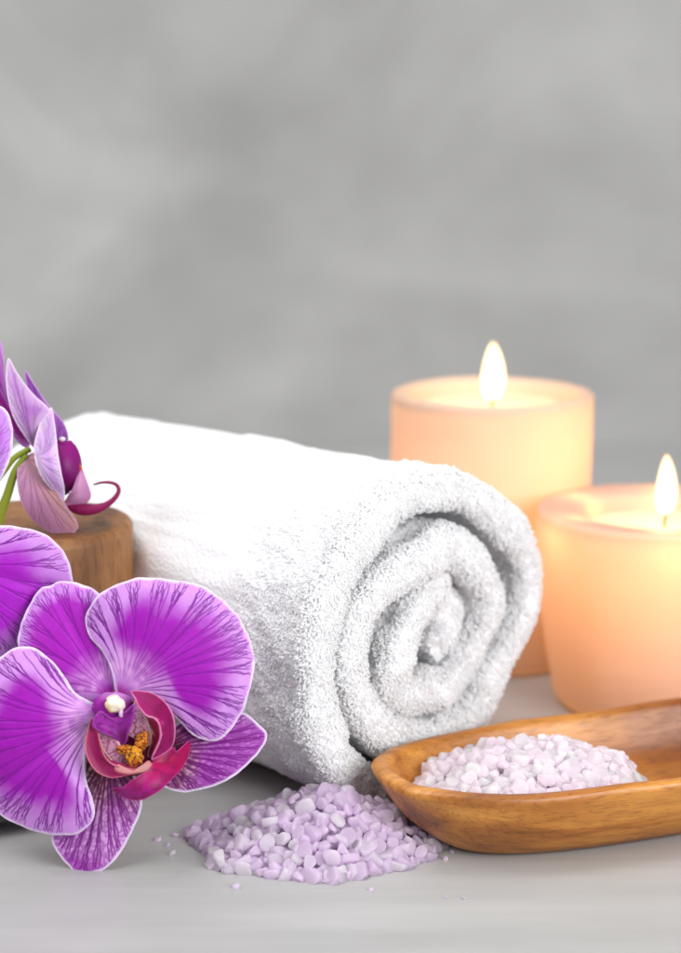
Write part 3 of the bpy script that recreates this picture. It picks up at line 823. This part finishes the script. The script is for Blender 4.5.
# ---- the blossom in front
fr = Frame((on_plane(112, 876, np.zeros(3), np.array([0, 0, 1.0]))[0], 58.75, 0.02), math.radians(12))
H = empty('orchid_flower', fr.p0, fr.M)
tag(H, 'large open purple orchid flower in front, white cap and yellow throat in its middle', 'orchid flower', 'purple orchid flowers')
VP_ = dict(N=25, levels=2, wid=0.037, tmax=0.97)
petal(fr, H, 'sepal', [(17, 646), (19, 627), (27, 606), (38, 590), (47, 587), (57, 582.5), (76, 584), (95, 592), (112, 610), (120, 640), (119, 670), (116, 692), (109, 699), (98, 708), (70, 702), (32, 676)],
      (113, 700), (48, 585), -0.30, wf_petal(0.15, 0.3, 0.2, 0.03, -0.1, 1.0), sty_petal(core=srgb(176, 30, 192), outer=srgb(214, 150, 236), outw=0.6), seed=3, veins=dict(N=13, levels=2, wid=0.040), ns=480, nr=110)
petal(fr, H, 'petal', [(114.5, 690), (112.6, 673), (104, 654), (90, 637), (85, 621), (90, 606), (103, 592), (130, 579.5), (146, 578), (179, 581), (202, 587), (218, 597), (229, 607.5), (241, 623), (250, 642), (254, 667), (251, 685), (245, 704), (240, 716), (226, 735), (210, 741), (193, 735), (177, 718), (160, 706), (135, 702), (120, 699)],
      (117, 697), (222, 600), 0.0, wf_petal(0.42, 0.45, 0.25, 0.05, 0.15, 0.3), sty_petal(), seed=5, veins=VP_, ns=720, nr=160, centre=(165, 655))
petal(fr, H, 'petal', [(100, 704), (92, 703), (74, 691.6), (62, 675), (49, 659), (33, 648.5), (16, 648), (0, 657), (-22, 678), (-38, 715), (-38, 760), (-22, 797), (0, 817), (21, 827), (42, 834), (61, 835), (78, 832.5), (90, 824), (95.6, 812), (92.4, 797), (87, 780), (85, 759), (86, 738), (91, 722), (102, 713)],
      (106, 709), (-10, 790), 0.05, wf_petal(0.45, 0.40, 0.25, 0.05, 0.2, 2.1), sty_petal(), seed=8, veins=VP_, ns=720, nr=160, centre=(45, 745))
VLAT = dict(N=21, levels=1, wid=0.056, tmax=0.98)
petal(fr, H, 'sepal', [(51.5, 837), (55.7, 850), (65, 864), (76.7, 876), (88, 874.5), (103, 870), (118, 856), (129, 837), (139, 816), (142, 800), (139, 786), (128, 765), (112, 738), (98, 730), (86, 742), (82, 785), (66, 816)],
      (112, 742), (76, 873), -0.35, wf_petal(0.1, 0.10, 0.15, 0.04, 0.0, 1.7, 0.06), sty_lateral, seed=11, veins=VLAT, ns=480, nr=120)
petal(fr, H, 'sepal', [(267, 737), (257, 724), (244, 714), (215, 712), (185, 720), (160, 735), (146, 752), (150, 774), (163, 787), (182, 792), (200, 790), (224, 782), (243, 769), (258.6, 753)],
      (142, 752), (266, 738), -0.40, wf_petal(0.1, 0.25, 0.15, 0.04, 0.0, 0.7, 0.06), sty_lateral, seed=12, veins=VLAT, ns=480, nr=120)

def c3(pts): return [(70 + x / 5.24, 660 + y / 5.24) for x, y in pts]
CRIM = srgb(150, 8, 66); MAGL = srgb(178, 14, 128); PALE = srgb(208, 150, 180); CREAM = srgb(236, 206, 190); DKC = srgb(112, 4, 40)
lip_root = H
# lateral lobes of the lip: cupped shells around the throat
def cup(depth, towards, k=1.0):
    def f(s, t, R, th, uv):
        return depth * R ** 2 * k + towards * s
    return f
lip = petal(fr, H, 'lip', c3([(215, 692), (280, 668), (330, 628), (385, 596), (425, 575), (440, 530), (480, 500), (530, 468), (548, 490), (604, 450), (616, 472), (584, 570), (530, 622), (486, 662), (440, 692), (370, 726), (300, 726), (250, 712)]),
            c3([(410, 540)])[0], c3([(400, 720)])[0], 0.75, lambda s, t, R, th, uv: 0.45 * np.sin(np.clip(s, 0, 1) * 2.4) - 0.9 * t * t - 0.06 * R ** 4, sty_flat(srgb(172, 12, 84), srgb(156, 12, 128), srgb(128, 4, 76), srgb(206, 60, 150), 0.03, 's', 0.0, 1.0, 0.6, 4.0, 0.05), ns=240, nr=60, mat=M_LIP, thick=0.08, centre=c3([(430, 640)])[0])
def lobe(name, pts, b, tp, w0, wf, st, centre, th=0.05):
    return petal(fr, lip, name, c3(pts), c3([b])[0], c3([tp])[0], w0, wf, st, ns=200, nr=60, mat=M_LIP, thick=th, centre=c3([centre])[0])
# throat behind everything
lobe('throat', [(140, 330), (330, 210), (470, 280), (500, 420), (440, 540), (330, 600), (200, 560), (130, 440)], (300, 300), (330, 600), 0.12,
     lambda s, t, R, th, uv: 0.3 * R ** 2, sty_flat(srgb(150, 30, 110), srgb(120, 6, 70), None, None, along='s', f0=0, f1=1), (310, 410))
lobe('side_lobe', [(118, 300), (98, 355), (85, 430), (100, 505), (150, 580), (220, 612), (290, 604), (350, 590), (385, 570), (310, 566), (240, 545), (195, 500), (170, 430), (148, 350)], (300, 600), (118, 300), 0.62,
     lambda s, t, R, th, uv: 0.30 * np.sin(np.clip(s, 0, 1) * 3.1) + 0.12 * R ** 2, sty_flat(srgb(176, 36, 90), srgb(138, 8, 82), srgb(120, 4, 60), srgb(206, 110, 140), 0.03, 'edge', 0.0, 0.12, 0.4, 6.0, 0.0), (140, 500))
lobe('side_lobe', [(326, 160), (420, 164), (490, 198), (540, 260), (557, 340), (547, 430), (512, 475), (450, 512), (428, 520), (452, 470), (474, 420), (480, 370), (470, 320), (440, 290), (405, 280), (368, 240), (345, 200)], (440, 510), (330, 160), 0.62,
     lambda s, t, R, th, uv: 0.42 * np.sin(np.clip(s, 0, 1) * 3.1) + 0.12 * R ** 2, sty_flat(srgb(170, 20, 116), srgb(148, 8, 96), srgb(126, 4, 66), srgb(222, 130, 180), 0.03, 'edge', 0.0, 0.12, 0.5, 5.0, 0.0), (505, 320))
lobe('side_lobe', [(400, 275), (440, 288), (472, 320), (490, 385), (478, 430), (450, 480), (424, 515), (408, 500), (425, 430), (424, 360), (410, 315)], (420, 510), (410, 280), 0.40,
     lambda s, t, R, th, uv: 0.2 * np.sin(np.clip(s, 0, 1) * 3.1) - 0.1 * R ** 2, sty_flat(CREAM, srgb(140, 8, 56), None, CREAM, 0.05, 'edge', 0.0, 0.09), (452, 400))
lobe('throat_flap', [(145, 355), (190, 362), (240, 400), (272, 450), (302, 520), (303, 556), (245, 542), (195, 494), (165, 430)], (300, 550), (145, 355), 0.50,
     lambda s, t, R, th, uv: 0.18 * np.sin(np.clip(s, 0, 1) * 3.1), sty_flat(PALE, PALE * 0.92, srgb(150, 30, 96), CREAM, 0.04, sp_f=24.0, sp_th=0.0, sp_amt=0.7), (230, 460))
lobe('throat_flap', [(345, 205), (362, 240), (396, 290), (420, 350), (426, 420), (400, 452), (340, 410), (300, 372), (308, 305), (328, 250)], (400, 440), (345, 210), 0.48,
     lambda s, t, R, th, uv: 0.15 * np.sin(np.clip(s, 0, 1) * 3.1), sty_flat(PALE, PALE * 0.9, srgb(120, 20, 60), CREAM, 0.03, sp_f=24.0, sp_th=0.1, sp_amt=0.75), (365, 340))
lobe('throat_rim', [(185, 515), (250, 560), (330, 574), (392, 556), (412, 528), (438, 562), (425, 586), (385, 590), (300, 598), (232, 578)], (400, 560), (185, 515), 0.80,
     lambda s, t, R, th, uv: 0.08 * np.sin(np.clip(s, 0, 1) * 3.1) - 0.05 * R ** 2, sty_flat(srgb(196, 90, 110), srgb(216, 150, 150), None, None, f1=0.12), (330, 584))

def blob(fr_, name, parent, px, w, rad, colf, mat=M_LIP, seed=1, lump=0.08, freq=2.0, tiltz=0.0, taper=0.0):
    bm = bmesh.new(); bmesh.ops.create_icosphere(bm, subdivisions=5, radius=1.0)
    P = np.array([v.co[:] for v in bm.verts]); Fc = np.array([[v.index for v in f.verts] for f in bm.faces]); bm.free()
    D = P.copy(); P = P * (1 + lump * vnoise(P, freq, seed))[:, None] * np.array(rad)
    P[:, 0] *= 1 - taper * smooth(-0.1, -1.0, D[:, 1]); P[:, 2] *= 1 - 0.35 * taper * smooth(0.2, -0.8, D[:, 1])
    ct, sn = math.cos(tiltz), math.sin(tiltz); P[:, :2] = P[:, :2] @ np.array([[ct, sn], [-sn, ct]])
    uv0 = fr_.uv([px], w)[0]
    return link(name, raw_mesh(name, P + np.array([uv0[0], uv0[1], w]), Fc, True, colf(D, P)), mat, parent)

blob(fr, 'callus', lip, c3([(335, 505)])[0], 0.80, (0.27, 0.34, 0.22), lambda D, P: mixc(mixc(srgb(222, 150, 20), srgb(186, 84, 20), smooth(0.2, -0.9, D[:, 1])), srgb(96, 10, 8), 0.9 * smooth(0.05, 0.2, vnoise(P, 26.0, 5))), seed=4, lump=0.26, freq=3.2)
blob(fr, 'callus', lip, c3([(375, 425)])[0], 0.74, (0.19, 0.31, 0.24), lambda D, P: mixc(srgb(212, 128, 14), srgb(96, 10, 8), 0.9 * smooth(0.0, 0.15, vnoise(P, 26.0, 6))), seed=6, lump=0.28, freq=2.4, tiltz=-0.4)
blob(fr, 'callus', lip, c3([(290, 468)])[0], 0.72, (0.25, 0.15, 0.2), lambda D, P: mixc(srgb(204, 120, 18), srgb(96, 10, 8), 0.9 * smooth(0.0, 0.15, vnoise(P, 26.0, 7))), seed=7, lump=0.28, freq=2.4)
# column
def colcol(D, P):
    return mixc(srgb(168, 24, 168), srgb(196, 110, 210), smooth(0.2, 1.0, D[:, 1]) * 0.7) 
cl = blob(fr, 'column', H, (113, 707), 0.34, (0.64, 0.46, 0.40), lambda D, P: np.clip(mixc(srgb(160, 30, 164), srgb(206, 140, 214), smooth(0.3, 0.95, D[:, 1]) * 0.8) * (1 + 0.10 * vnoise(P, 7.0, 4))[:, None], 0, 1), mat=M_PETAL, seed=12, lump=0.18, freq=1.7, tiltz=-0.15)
petal(fr, cl, 'column_face', c3([(128, 330), (165, 262), (225, 300), (300, 262), (345, 225), (338, 300), (312, 370), (292, 432), (262, 436), (225, 396), (175, 372)]), c3([(240, 280)])[0], c3([(280, 430)])[0], 0.60,
      lambda s, t, R, th, uv: 0.20 * (1 - np.clip(s, 0, 1)) + 0.35 * R ** 3 * np.abs(np.cos(th)), sty_flat(srgb(168, 50, 172), srgb(112, 10, 100), srgb(120, 14, 124), srgb(160, 60, 164), 0.02, along='s', f0=0.2, f1=1, sp_amt=0.6, sp_f=9.0), ns=160, nr=50, mat=M_PETAL, thick=0.06, centre=c3([(255, 345)])[0])
cap = blob(fr, 'anther_cap', cl, (114, 704), 0.74, (0.30, 0.26, 0.24), lambda D, P: mixc(srgb(244, 236, 218), srgb(232, 206, 120), smooth(-0.1, -0.8, D[:, 0] + 0.6 * D[:, 1]) * 0.8), seed=15, lump=0.26, freq=1.9)
blob(fr, 'anther_beak', cap, (121, 713), 0.86, (0.075, 0.14, 0.08), lambda D, P: np.repeat(srgb(226, 190, 226)[None], len(D), 0), seed=16)
# flower stalk behind the blossom, running down to the table
sv, sf = tube([(0.2, 5.2, -0.1), (0.1, 4.6, -0.9), (-0.2, 3.0, -1.6), (-0.4, 1.6, -2.0), (-0.5, 0.75, -2.3)], [0.2, 0.16, 0.15, 0.15, 0.15], 12, 50)
link('stem', raw_mesh('stem', sv, sf), M_STEM, H)

# ---- the blossom cut by the left edge
f2 = Frame((-13.3, 61.3, 5.2), math.radians(8))
G = empty('orchid_flower', f2.p0, f2.M)
tag(G, 'purple orchid flower cut off by the left edge, just behind the front flower', 'orchid flower', 'purple orchid flowers')
petal(f2, G, 'petal', [(-66, 548), (-50, 532), (-25, 525), (0, 525), (20, 526.5), (45, 535), (61, 552), (69, 572), (70, 588), (62, 610), (42, 632), (18, 650), (-8, 660), (-35, 650), (-55, 615), (-64, 575)],
      (-70, 556), (60, 590), 0.0, wf_petal(0.4, 0.5, 0.25, 0.05, 0.1, 0.9), sty_petal(core=srgb(178, 28, 204)), seed=21, veins=dict(N=15, levels=2, wid=0.034), ns=600, nr=130, centre=(5, 590))
petal(f2, G, 'sepal', [(-76, 535), (-62, 500), (-50, 455), (-34, 425), (-16, 410), (0, 407.5), (8, 419), (11.5, 440), (8, 462), (0, 480), (-14, 505), (-40, 530), (-62, 545)],
      (-72, 545), (4, 412), -0.25, wf_petal(0.2, 0.3, 0.2, 0.03, 0.0, 0.2), sty_petal(core=srgb(172, 60, 196), outer=srgb(204, 150, 232), outw=0.8), seed=22, veins=dict(N=7, levels=2, wid=0.018), ns=320, nr=80)
petal(f2, G, 'petal', [(-84, 548), (-100, 525), (-130, 510), (-170, 515), (-205, 540), (-215, 590), (-195, 630), (-160, 650), (-125, 630), (-100, 590), (-86, 562)],
      (-82, 556), (-205, 590), 0.0, wf_petal(0.4, 0.5, 0.25, 0.05, 0.1, 0.9), sty_petal(), seed=23, veins=dict(N=9, levels=2, wid=0.0175), ns=300, nr=80)
petal(f2, G, 'sepal', [(-75, 575), (-55, 600), (-45, 640), (-50, 680), (-66, 705), (-84, 690), (-96, 650), (-95, 610), (-86, 580)], (-78, 570), (-66, 703), -0.35, wf_petal(0.1, 0.2, 0.15, 0.03, 0.0, 0.7, 0.06), sty_lateral, seed=24, veins=VLAT, ns=240, nr=70)
blob(f2, 'column', G, (-76, 556), 0.55, (0.46, 0.46, 0.62), colcol, seed=12)
petal(f2, G, 'lip', [(-96, 600), (-80, 585), (-62, 590), (-50, 606), (-66, 616), (-84, 618)], (-76, 584), (-76, 616), 0.8, lambda s, t, R, th, uv: 0.3 * np.sin(np.clip(s, 0, 1) * 2.4) - 0.6 * t * t, sty_flat(srgb(192, 20, 100), srgb(158, 12, 122), along='s', f0=0, f1=1), ns=120, nr=40, mat=M_LIP, thick=0.08)
uvc = f2.uv([(-76, 556)], 0)[0]
sv, sf = tube([(uvc[0], uvc[1], -0.1), (uvc[0] - 0.3, uvc[1] + 0.3, -1.2), (uvc[0] - 1.2, uvc[1] - 0.6, -2.4), (uvc[0] - 2.6, uvc[1] - 3.2, -3.2), (uvc[0] - 3.6, -4.9, -4.0)], [0.2, 0.16, 0.16, 0.2, 0.22], 12, 50)
link('stem', raw_mesh('stem', sv, sf), M_STEM, G)

# ---- the blossom seen from the side, on the wooden block
f3 = Frame((-10.6, 66.2, 9.33), 0.0)
K = empty('orchid_flower', f3.p0, f3.M)
tag(K, 'orchid flower seen from its side on the wooden block, dark lip curling upwards', 'orchid flower', 'purple orchid flowers')
LIL = srgb(212, 168, 226); LILD = srgb(184, 110, 208)
def bow(a, b_=0.0, c_=0.0):
    def f(s, t, R, th, uv): return a * np.sin(np.clip(s, 0, 1) * math.pi) - b_ * t * t * 4 + c_ * s + 0.03 * np.sin(th * 3) * R ** 2
    return f
PK = dict(ns=260, nr=70, mat=M_PETAL, veins=dict(N=9, levels=1, wid=0.04))
petal(f3, K, 'petal', [(-30, 318), (-8, 322), (0, 337), (4, 352), (7, 378), (14, 404), (30, 442), (22, 446), (6, 425), (-10, 404), (-32, 375)], (28, 444), (-12, 325), -0.55, bow(0.3, 0.3), sty_flat(srgb(204, 130, 216), srgb(188, 40, 176), None, LIL, 0.05, 'edge', 0.0, 0.45), **PK)
petal(f3, K, 'petal', [(25, 371), (35, 383), (48.5, 402), (64, 421), (68.5, 437), (64, 444), (52, 440), (42, 420), (30, 395)], (58, 444), (25, 371), -0.75, bow(0.3, 0.2), sty_flat(LILD, srgb(152, 76, 178), None, LIL, 0.05, 's', 0.0, 1.0), **PK)
petal(f3, K, 'petal', [(8.4, 358.6), (17.6, 371), (33, 391), (49.5, 408), (47, 415), (41, 423), (37.5, 436), (34.5, 448), (26, 437), (15, 416), (9, 394), (6.6, 374)], (34, 446), (8.5, 359), 0.1, bow(0.35, 0.5), sty_flat(srgb(222, 186, 230), srgb(196, 132, 214), None, srgb(236, 220, 240), 0.06, 'edge', 0.0, 0.5), **PK)
petal(f3, K, 'petal', [(47.5, 412), (52, 426), (55.5, 444.6), (61, 466.6), (64.5, 488.7), (63, 500), (50.7, 487), (40, 469.5), (34, 453), (35.5, 436), (40, 422)], (36, 455), (60, 490), 0.62, bow(0.35, 0.3), sty_flat(srgb(226, 196, 234), srgb(204, 160, 222), None, srgb(240, 226, 244), 0.05, 'edge', 0.0, 0.45), **PK)
petal(f3, K, 'sepal', [(20, 462), (17.6, 474), (22, 497.5), (33, 517), (48.5, 530), (68, 536), (77, 529), (76.5, 520), (66, 500), (55, 480), (44, 464), (36, 453), (26, 456)], (27, 458), (73, 531), 0.12, bow(0.55, 0.5), sty_flat(srgb(206, 150, 190), srgb(208, 160, 150), None, srgb(226, 180, 214), 0.05, 't', -0.2, 0.25), **PK)
cl3 = petal(f3, K, 'column', [(54, 443), (64, 441), (73, 449), (78, 462), (77.5, 475), (70, 489), (64, 495), (61.5, 471), (57, 456)], (58, 445), (70, 488), -0.25, bow(0.45, 1.0), sty_flat(srgb(140, 10, 120), srgb(108, 4, 92), None, None, 0.05, 's', 0.0, 1.0), ns=200, nr=50, mat=M_LIP, thick=0.3)
petal(f3, cl3, 'callus', [(75, 460), (79, 462), (82, 469), (81, 480), (76, 486), (74, 474)], (77, 462), (78, 484), -0.2, bow(0.1), sty_flat(srgb(206, 84, 40), srgb(196, 60, 60), along='s', f0=0, f1=1), ns=100, nr=30, mat=M_LIP, thick=0.2)
petal(f3, K, 'side_lobe', [(81, 470), (87, 482), (89.5, 498), (80, 505.5), (68, 507), (65.5, 500), (73, 488)], (70, 503), (82, 472), -0.05, bow(0.25, 0.4), sty_flat(srgb(206, 140, 190), srgb(222, 168, 206), along='edge', f0=0, f1=.4), ns=140, nr=40, mat=M_PETAL, thick=0.08)
pts = f3.uv([(68, 506), (76, 508.5), (88, 509.6), (101, 507.4), (112, 501), (118, 493), (117, 487), (111, 484), (101, 484), (92.5, 486.5)], -0.1)
sv, sf = tube(np.column_stack([pts, np.array([-.1, -.1, -.1, -.12, -.15, -.2, -.25, -.3, -.35, -.4])]), [0.10, 0.2, 0.21, 0.17, 0.11, 0.085, 0.07, 0.055, 0.045, 0.03], 14, 80)
link('lip', raw_mesh('lip', sv, sf, True, np.repeat(srgb(140, 22, 84)[None], len(sv), 0)), M_LIP, K)
blob(f3, 'anther_cap', cl3, (62, 439), -0.12, (0.11, 0.08, 0.10), lambda D, P: np.repeat(srgb(240, 228, 236)[None], len(D), 0), seed=3)
for path, rr_ in (([(30, 449), (15.4, 457), (5, 470), (-16, 500), (-40, 545)], [0.11, 0.1, 0.09, 0.09, 0.1]), ([(27, 455), (15.4, 471), (8, 493), (0, 516), (-12, 560)], [0.12, 0.14, 0.16, 0.17, 0.18])):
    q = f3.uv(path, 0.05); sv, sf = tube(np.column_stack([q, np.linspace(0.05, 0.1, len(q))]), rr_, 12, 50)
    link('stem', raw_mesh('stem', sv, sf), M_STEM, K)

# ------------------------------------------------------------------ light
def area(name, loc, target, size, energy, color=(1, 1, 1), sy=None):
    l = bpy.data.lights.new(name, 'AREA'); l.energy = energy; l.color = color; l.size = size
    if sy: l.shape = 'RECTANGLE'; l.size_y = sy
    o = bpy.data.objects.new(name, l); col.objects.link(o); o.location = loc
    d = Vector(target) - Vector(loc); o.rotation_euler = d.to_track_quat('-Z', 'Y').to_euler()
    return o
area('key_light', (-0.75, 0.05, 1.0), (0.0, 0.68, 0.03), 0.8, 10.5, (1.0, 0.995, 0.99))  # unseen soft key lamp, above and to the left front
area('overhead_light', (-0.12, 0.86, 1.2), (0.0, 0.66, 0.0), 0.8, 4.5)
area('side_fill_light', (0.75, -0.15, 0.5), (0.03, 0.66, 0.06), 0.8, 17.5)  # added fill lamp, brightens the towel's spiral end
area('wall_fill_light', (-0.5, 0.55, 1.35), (-0.15, 1.31, 0.45), 0.7, 8.0)  # added unseen lamp that brightens the back wall
W = bpy.data.worlds.new('World'); sc.world = W; W.use_nodes = True
bg = W.node_tree.nodes.get('Background') or W.node_tree.nodes.new('ShaderNodeBackground')
bg.inputs['Color'].default_value = (0.97, 0.985, 1.0, 1); bg.inputs['Strength'].default_value = 0.23

# ------------------------------------------------------------------ camera
cd = bpy.data.cameras.new('camera'); cam = bpy.data.objects.new('camera', cd); col.objects.link(cam)
cam.location = (0, 0, CAMH * S); cam.rotation_euler = (math.pi / 2 - TH, 0, 0)
cd.sensor_fit = 'VERTICAL'; cd.sensor_height = 36.0; cd.lens = 36.0 * F / 953.0
cd.clip_start = 0.01; cd.clip_end = 20
cd.dof.use_dof = True; cd.dof.focus_distance = 0.638; cd.dof.aperture_fstop = 6.8; cd.dof.aperture_blades = 9
sc.camera = cam

sc.view_settings.view_transform = 'Standard'; sc.view_settings.look = 'None'
sc.view_settings.exposure = -0.12; sc.view_settings.gamma = 1.0
sc.cycles.use_denoising = True
sc.cycles.max_bounces = 16; sc.cycles.diffuse_bounces = 14; sc.cycles.glossy_bounces = 4; sc.cycles.transmission_bounces = 8
sc.cycles.caustics_reflective = False; sc.cycles.caustics_refractive = False
sc.cycles.sample_clamp_indirect = 6.0
